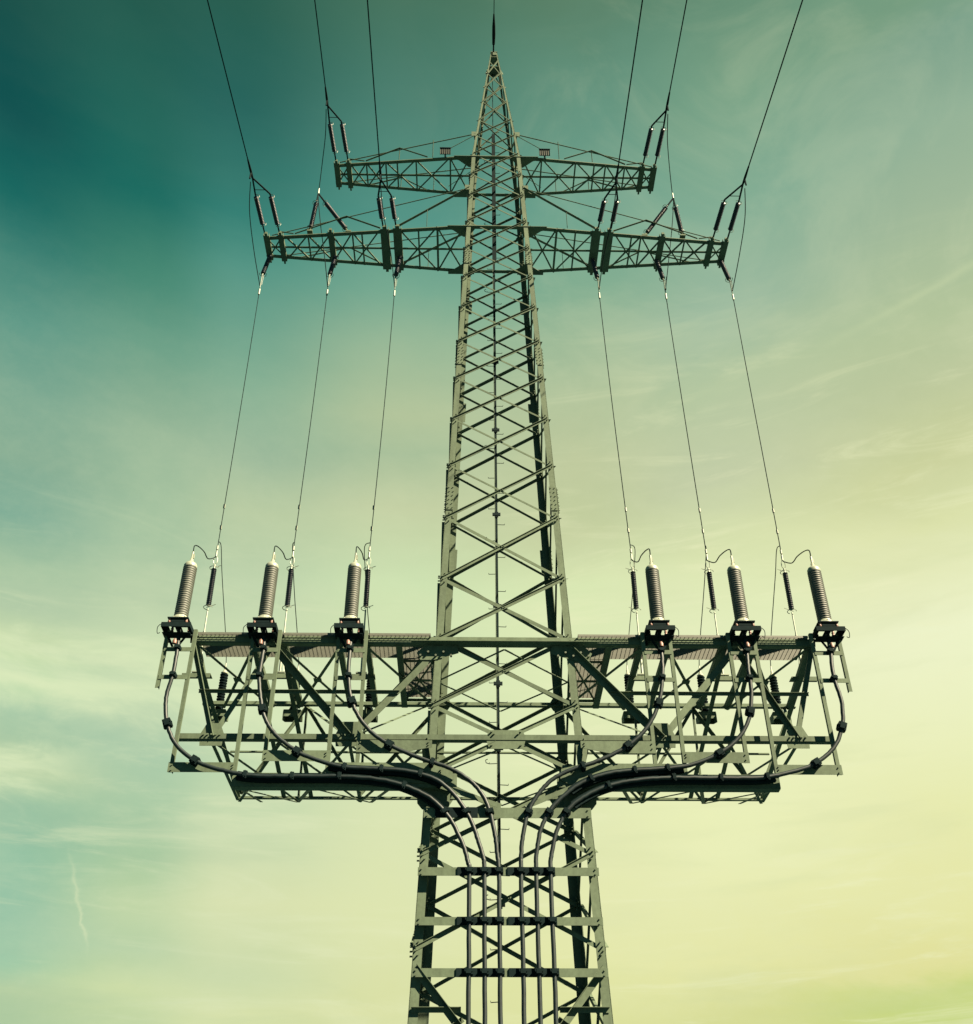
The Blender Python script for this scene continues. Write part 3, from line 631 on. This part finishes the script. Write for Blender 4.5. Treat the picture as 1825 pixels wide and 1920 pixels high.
        tag(w_, f'long thin dropper wire hanging from the lower crossarm to the {place[XT[i]]} {side[s]} rod insulator', 'wire', 'dropper wires between crossarm and platform')
        pts = []
        for k in range(25):
            u = k/24; p = D0.lerp(D1, u); p.x += s*(-.35)*math.sin(PI*u)*0.12; p.y -= .12*math.sin(PI*u); pts.append(p)
        b = MB(); b.tube(pts, .014, 6); b.build('conductor', 'wire', w_, D1)
        for u in (.86, .93, .996):
            p = D0.lerp(D1, u); q = D0.lerp(D1, u-.012)
            b = MB(); b.tube([p, q], .032, 8); b.build('sleeve', 'white', w_, p)
        p = D0; b = MB(); b.tube([p+V((0,0,.08)), p-V((0,0,.2))], .034, 8); b.build('sleeve', 'white', w_, p)
        # jumper lead from termination head to the dropper
        H = V((x, YP, 18.57))
        mid_ = H.lerp(D1, .5)
        b = MB(); b.tube(bez([H, H+V((0, .02, .22)), H+V((-s*.02, .35, .42)), H.lerp(D1, .45)+V((0, 0, -.02)), D1+V((s*.08, -.5, -.62)), D1+V((0, -.03, -.25))]), .016, 6)
        tag(b.build('jumper_lead', 'wire', None, H), f'short curved lead joining the {place[XT[i]]} {side[s]} brown termination to its dropper', 'wire', 'curved leads above the terminations')
        # surge arrester on the far chord
        xa = s*XA[i]; A2 = V((xa, 2.05, 15.93))
        t3 = empty('surge_arrester', tuple(A2))
        tag(t3, f'short dark ribbed arrester behind the platform truss, {place[XT[i]]} of the {side[s]} three', 'arrester', 'ribbed arresters on the far side of the platform')
        b = MB(); b.lathe(A2, A2+V((0,0,1)), sheds(0, 1.16, .07, .12, .085), 16); b.build('ribbed_body', 'clamp', t3, A2)
        b = MB(); b.lathe(A2+V((0,0,1.16)), A2+V((0,0,3)), [(0, .09), (.03, .11), (.05, .06), (.1, .055), (.12, .035), (.2, .035), (.22, .02), (.36, .018)], 12); b.build('head_cap', 'white', t3, A2)
        b = MB(); b.lathe(A2-V((0,0,.06)), A2+V((0,0,3)), [(0, .14), (.06, .14)], 12); b.build('base_flange', 'clamp', t3, A2)
        b = MB(); b.box((xa, 2.05, 15.82), (.5, .46, .02)); b.box((xa, 1.84, 15.72), (.5, .016, .2)); b.box((xa, 2.28, 15.74), (.5, .016, .18))
        for q in (-1, 1): b.prism([(xa+q*.25, 1.84, 15.81), (xa+q*.25, 2.28, 15.81), (xa+q*.25, 2.28, 15.65), (xa+q*.25, 1.84, 15.5)], V((q*.012, 0, 0)))
        part(b, 'arrester_bracket', (xa, 2.05, 15.8))
        b = MB(); p1 = D0.lerp(D1, .97)
        b.tube(bez([p1, V((xa+s*.29, .35, 20.55)), V((xa+s*.27, .8, 20.0)), V((xa+s*.22, 1.35, 19.3)), V((xa+s*.12, 1.8, 18.45)), V((xa+s*.04, 2.02, 17.8)), A2+V((0, 0, 1.5))], 8), .013, 6)
        tag(b.build('arrester_lead', 'wire', None, p1), f'thin wire curving down to the {place[XT[i]]} {side[s]} arrester behind the platform', 'wire', 'arrester lead wires')

# ------------------------------------------------------------------ heavy power cables
paths = {
 (1, 0): [(8.52,16.1), (8.46,15.6), (8.38,14.75), (8.44,14.07), (8.33,13.41), (7.99,12.8), (7.38,12.36), (6.6,12.12), (6.0,12.03), (5,12.02), (4,12.02), (3.2,11.97), (2.5,11.84), (1.92,11.6), (1.45,11.26), (1.15,10.75), (1.0,10.2), (.95,9.7), (.95,7.6), (.95,4), (.95,.2)],
 (1, 1): [(6.31,16.1), (6.27,15.5), (6.22,14.9), (6.2,14.3), (6.02,13.55), (5.63,12.99), (5.05,12.59), (4.35,12.33), (3.6,12.24), (3.0,12.2), (2.4,12.12), (1.8,11.9), (1.35,11.58), (.98,11.18), (.75,10.7), (.65,10.2), (.62,9.7), (.62,7.6), (.62,4), (.62,.2)],
 (1, 2): [(4.06,16.1), (4.05,15.5), (4.0,14.8), (3.83,14.0), (3.43,13.28), (2.86,12.78), (2.19,12.44), (1.5,12.2), (1.07,11.96), (.72,11.59), (.47,11.13), (.34,10.58), (.29,10.1), (.28,9.7), (.28,7.6), (.28,4), (.28,.2)],
 (-1, 0): [(-8.5,16.1), (-8.43,15.6), (-8.40,14.75), (-8.46,14.07), (-8.33,13.41), (-7.99,12.8), (-7.38,12.36), (-6.6,12.12), (-6.0,12.03), (-5,12.02), (-4,12.02), (-3.2,11.97), (-2.6,11.85), (-2.04,11.62), (-1.68,11.38), (-1.34,10.98), (-1.05,10.4), (-.92,9.95), (-.89,9.7), (-.89,7.6), (-.9,4), (-.9,.2)],
 (-1, 1): [(-6.3,16.1), (-6.22,15.5), (-6.22,14.7), (-6.12,14.08), (-5.93,13.5), (-5.6,13.06), (-5.04,12.64), (-4.4,12.38), (-3.9,12.26), (-3.2,12.22), (-2.44,12.17), (-1.75,11.98), (-1.28,11.6), (-.9,11.04), (-.7,10.5), (-.58,10.1), (-.55,9.7), (-.55,7.6), (-.55,4), (-.55,.2)],
 (-1, 2): [(-4.03,16.1), (-4.0,15.6), (-3.99,14.84), (-3.9,14.2), (-3.69,13.66), (-3.27,13.14), (-2.73,12.78), (-2.05,12.48), (-1.42,12.26), (-.95,11.98), (-.62,11.62), (-.43,11.2), (-.3,10.6), (-.25,10.1), (-.22,9.7), (-.22,7.6), (-.22,4), (-.22,.2)],
}
BEAMS = (11.17, 9.79, 8.69, 7.61, 6.4, 5.2, 4.0, 2.8)
for (s, i), pp in paths.items():
    yc = YP-.15
    t = empty('power_cable', (pp[-1][0], yc, 0))
    tag(t, f'thick black cable curving from the {place[XT[i]]} {side[s]} termination down the middle of the shaft', 'cable', 'thick black cables descending the pylon')
    P3 = [V((x, yc, z)) for x, z in pp]; P3[0].y = YP; P3[1].y = YP-.1
    C = bez(P3, 8); b = MB(); b.tube([q+V((random.uniform(-.006,.006), 0, random.uniform(-.006,.006))) for q in C], .051, 12); b.build('sheath', 'cable', t, (pp[-1][0], yc, 0))
    b = MB()
    if i < 2:      # dark strip behind the cable, standing for its shade on the plate
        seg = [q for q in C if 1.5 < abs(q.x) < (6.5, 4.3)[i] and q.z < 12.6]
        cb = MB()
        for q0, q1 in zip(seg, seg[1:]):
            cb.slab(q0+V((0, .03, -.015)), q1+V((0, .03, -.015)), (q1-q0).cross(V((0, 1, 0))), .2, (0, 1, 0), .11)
        cb.build('cable_shade_strip', 'clamp', t, seg[0])
    def clampat(p, a, w=.2, l=.13, dy=.1):
        w *= .76; l *= .8
        a = V(a).normalized(); n = V((0, 1, 0)); u = a.cross(n).normalized()
        cb = MB(); cb.box(p+n*dy*.2, (w, .17, l), (u, n, a)); cb.box(p-n*.07, (w*.62, .07, l*.8), (u, n, a))
        for q in (-1, 1): cb.bolt(p-n*.05+u*(q*w*.4), -n, .016, .05)
        cb.box(p+n*.09, (w*1.15, .05, l*.7), (u, n, a))
        cb.build('cable_clamp', 'clamp', t, p)
    def at_z(z, hi=False):
        best = None
        for j in range(len(C)-1):
            if (C[j].z-z)*(C[j+1].z-z) <= 0 and C[j].z != C[j+1].z:
                best = j
                if hi: break
        q0, q1 = C[best], C[best+1]; return q0.lerp(q1, (z-q0.z)/(q1.z-q0.z)), q1-q0
    for z in (15.52, 14.72): p, a = at_z(z, True); clampat(p, a, .2, .13)
    for z in BEAMS: p, a = at_z(z); clampat(p, a, .24, .15)
    p, a = at_z((13.38, 13.78, 14.0)[i], True); clampat(p, a, .26, .26)
    p, a = at_z((12.42, 12.66, 12.85)[i], True); clampat(p, a, .24, .24)
    for x in ((6.2, 5.0, 3.9, 2.4), (3.85, 3.0, 2.0), (1.75,))[i]:
        for j in range(len(C)-1):
            if (abs(C[j].x)-x)*(abs(C[j+1].x)-x) <= 0 and C[j].z < 12.6: clampat(C[j], C[j+1]-C[j], .24, .12); break

# ------------------------------------------------------------------ insulators on the crossarms
def string(par, A, B, r=.088, name='insulator_string'):
    A = V(A); B = V(B); L = (B-A).length; d = (B-A)/L
    b = MB(); b.lathe(A, B, [(0, .02)]+[(t, q) for t, q in sheds(0, L, r*.62, r, .06)][1:-1]+[(L, .02)], 10); b.build(name, 'blue', par, A)
    for p in (A, B):
        b = MB(); b.ring(p, d, .13, .010, 14, .7, .5); b.build('arcing_ring', 'bolt', par, p)
def conductor(pts): return pts
span = {  # (side, which): hanger x pair, apex, arm z, point further on
 'om': ((8.6, 8.05), 8.7, ZM, (8.95, 33.5)), 'im': ((4.2, 3.72), 4.17, ZM, (4.14, 33.5)), 'ot': ((6.32, 5.84), 6.42, ZT, (6.42, 38.0))}
desc = {'om': 'end of lower crossarm', 'im': 'inner part of lower crossarm', 'ot': 'end of upper crossarm'}
for s in (-1, 1):
    for key, (hx, ax, za, far) in span.items():
        Ap = V((s*ax, -3.0, za+.12)); yt = -.62 if key != 'im' else -.95
        t = empty('tension_insulator', (s*hx[0], yt, za))
        tag(t, f'pair of dark tension insulators with forked yoke, {side[s]} {desc[key]}', 'insulator', 'tension insulator pairs on the crossarms')
        yk = []
        for x in hx:
            A = V((s*x, yt, za+.02)); E = V((s*(x+(.10 if x == hx[0] else .12)), -2.35, za+.09)); d = (E-A).normalized()
            b = MB(); b.tube([A, A+d*.42], .03, 6); b.build('link_rod', 'wire', t, A)
            string(t, A+d*.42, E-d*.12, .088)
            b = MB(); b.tube([E-d*.12, E], .03, 6); b.tube([E, Ap], .032, 6); b.build('yoke_arm', 'wire', t, E); yk.append(E)
        b = MB(); b.tube([yk[0].lerp(Ap, .25), yk[1].lerp(Ap, .25)], .014, 6); b.build('spreader_bar', 'wire', t, yk[0])
        dirv = (V((s*far[0], -9.75, far[1]))-Ap).normalized()
        b = MB(); b.tube([Ap, Ap+dirv*.35, Ap+dirv*.8], [.04, .045, .03], 8); b.tube([Ap+dirv*.25, Ap+dirv*.3+V((0, .05, -.35))], .03, 6); b.build('dead_end_clamp', 'wire', t, Ap)
        pts = []
        for k in range(41):
            L = 160*k/40; p = Ap+dirv*.7+dirv*L; p.z += L*L*.0004; pts.append(p)
        b = MB(); b.tube(pts, .021, 6)
        tag(b.build('overhead_conductor', 'wire', None, Ap), f'taut overhead wire running up from the {side[s]} {desc[key]}', 'wire', 'overhead conductors')
    # V support that carries the upper circuit's jumper past the long arm
    Ap = V((s*6.83, -.62, 36.35))
    t = empty('jumper_support', (s*6.2, -.62, 34.1))
    tag(t, f'inverted V of two dark post insulators standing on the {side[s]} lower crossarm', 'insulator', 'V shaped jumper supports')
    for x in (6.95, 5.52):
        A = V((s*x, -.60, 34.12)); d = (Ap-A).normalized(); L = (Ap-A).length
        b = MB(); b.tube([A, A+d*.22], .035, 8); b.box(A, (.2, .16, .06)); b.build('foot', 'white' if False else 'steel', t, A)
        string(t, A+d*.22, A+d*(L*.74), .085, 'post_insulator')
        b = MB(); b.tube([A+d*(L*.74), Ap], .034, 6); b.build('link_rod', 'wire', t, A)
    b = MB(); b.tube([Ap, Ap+V((0, 0, .3))], [.035, .03], 8); b.build('suspension_clamp', 'alu', t, Ap)
    for i in range(3):       # droppers' upper insulators
        x = s*XD[i]; A = V((x-s*.08, .32, 33.82)); B = V((x, 0, 32.35))
        t = empty('dropper_insulator', tuple(A))
        tag(t, f'dark insulator hanging under the {side[s]} lower crossarm, {place[XT[i]]} of three', 'insulator', 'hanging insulators under the long crossarm')
        string(t, A, A.lerp(B, .9), .085)
        b = MB(); b.tube([A+V((0, 0, .12)), A], .03, 6); b.tube([A.lerp(B, .9), B], .03, 6); b.tube([B, V((x, 0, 31.7))], .018, 6); b.tube([B+V((.06, 0, 0)), V((x+.04, 0, 31.85))], .012, 6); b.build('clamp', 'bolt', t, A)
        if i == 0: q = [V((s*8.74, -3.0, ZM-.1)), V((s*8.82, -2.2, 33.2)), V((s*8.78, -1.0, 32.6)), V((x, -.05, 31.75))]
        elif i == 2: q = [V((s*4.17, -3.0, ZM-.1)), V((s*4.08, -2.2, 33.2)), V((s*3.85, -1.0, 32.5)), V((x, -.05, 31.75))]
        else: q = [V((s*6.46, -3.0, ZT-.1)), V((s*6.55, -2.1, 38.0)), V((s*6.72, -1.2, 37.6)), Ap+V((0, 0, .45)), Ap+V((0, .0, -.1)), V((s*6.6, -.6, 34.6)), V((s*6.3, -.5, 32.8)), V((x, -.05, 31.75))]
        nm = {0: 'down past the lower crossarm tip', 1: 'from the upper crossarm over the V support', 2: 'past the inner part of the lower crossarm'}[i]
        b = MB(); b.tube(bez(q, 8), .016, 6)
        tag(b.build('jumper_wire', 'wire', None, q[0]), f'thin jumper wire {nm} on the {side[s]} side', 'wire', 'jumper wires at the crossarms')
        if i == 1:
            for kk in (.15, .5):
                pass
# earth wire at the peak
b = MB(); pts = [V((-.02, -.6, 47.3))]
for k in range(1, 41): L = 160*k/40; pts.append(V((-.02-.045*L*.3, -.6-L, 47.3-.05*L+L*L*.0003)))
b.tube(pts, .017, 6); ew = b.build('earth_wire', 'wire', None, pts[0]); tag(ew, 'single thin earth wire rising from the pointed top of the pylon', 'wire')
t = empty('earth_wire_clamp', (-.02, -.25, 47.3)); tag(t, 'small dark clamp holding the earth wire at the pylon tip', 'clamp')
b = MB(); b.tube([(-.02, -.16, 47.15), (-.02, -.6, 47.32)], .035, 8); b.build('clamp_body', 'wire', t, (-.02, -.2, 47.2))
b = MB(); b.tube([(-.02, -.45, 47.3), (-.02, -.9, 47.31), (-.03, -1.3, 47.28), (-.04, -1.9, 47.24)], [.06, .075, .07, .03], 8); b.build('grip', 'wire', t, (-.03, -.9, 47.3))
b = MB(); b.box((0, 0, 47.2), (.30, .34, .03)); b.build('peak_cap', 'steel', T, (0, 0, 47.2))
b = MB(); b.box((0, 0, 46.75), (.38, .38, .025)); b.build('peak_plate', 'steel', T, (0, 0, 46.75))
b = MB(); b.box((0, 0, 45.9), (.5, .5, .02)); b.build('peak_plate', 'steel', T, (0, 0, 45.9))
b = MB(); b.box((.03, -.2, 46.97), (.16, .03, .2)); b.build('peak_bracket', 'steel', T, (0, -.2, 47))
# two little plates on the upper crossarm
for s, sx in ((-1, -2.0), (1, 1.92)):
    t = empty('marker_box', (sx, -.95, 38.62)); tag(t, f'small dark slatted box standing on the upper crossarm {side[s]} of the shaft', 'box', 'slatted boxes on the upper crossarm')
    b = MB(); b.box((sx, -.98, 38.62), (.42, .03, .36)); b.build('panel', 'sign', t, (sx, -.92, 38.7))
    b = MB()
    for k in range(6): b.box((sx-.2+.08*k, -1.01, 38.62), (.01, .02, .38))
    b.box((sx, -1.0, 38.81), (.44, .06, .03)); b.box((sx, -.93, 38.5), (.06, .06, .3)); b.build('slat_frame', 'clamp', t, (sx, -.95, 38.7))
SC.cycles.max_bounces = 6
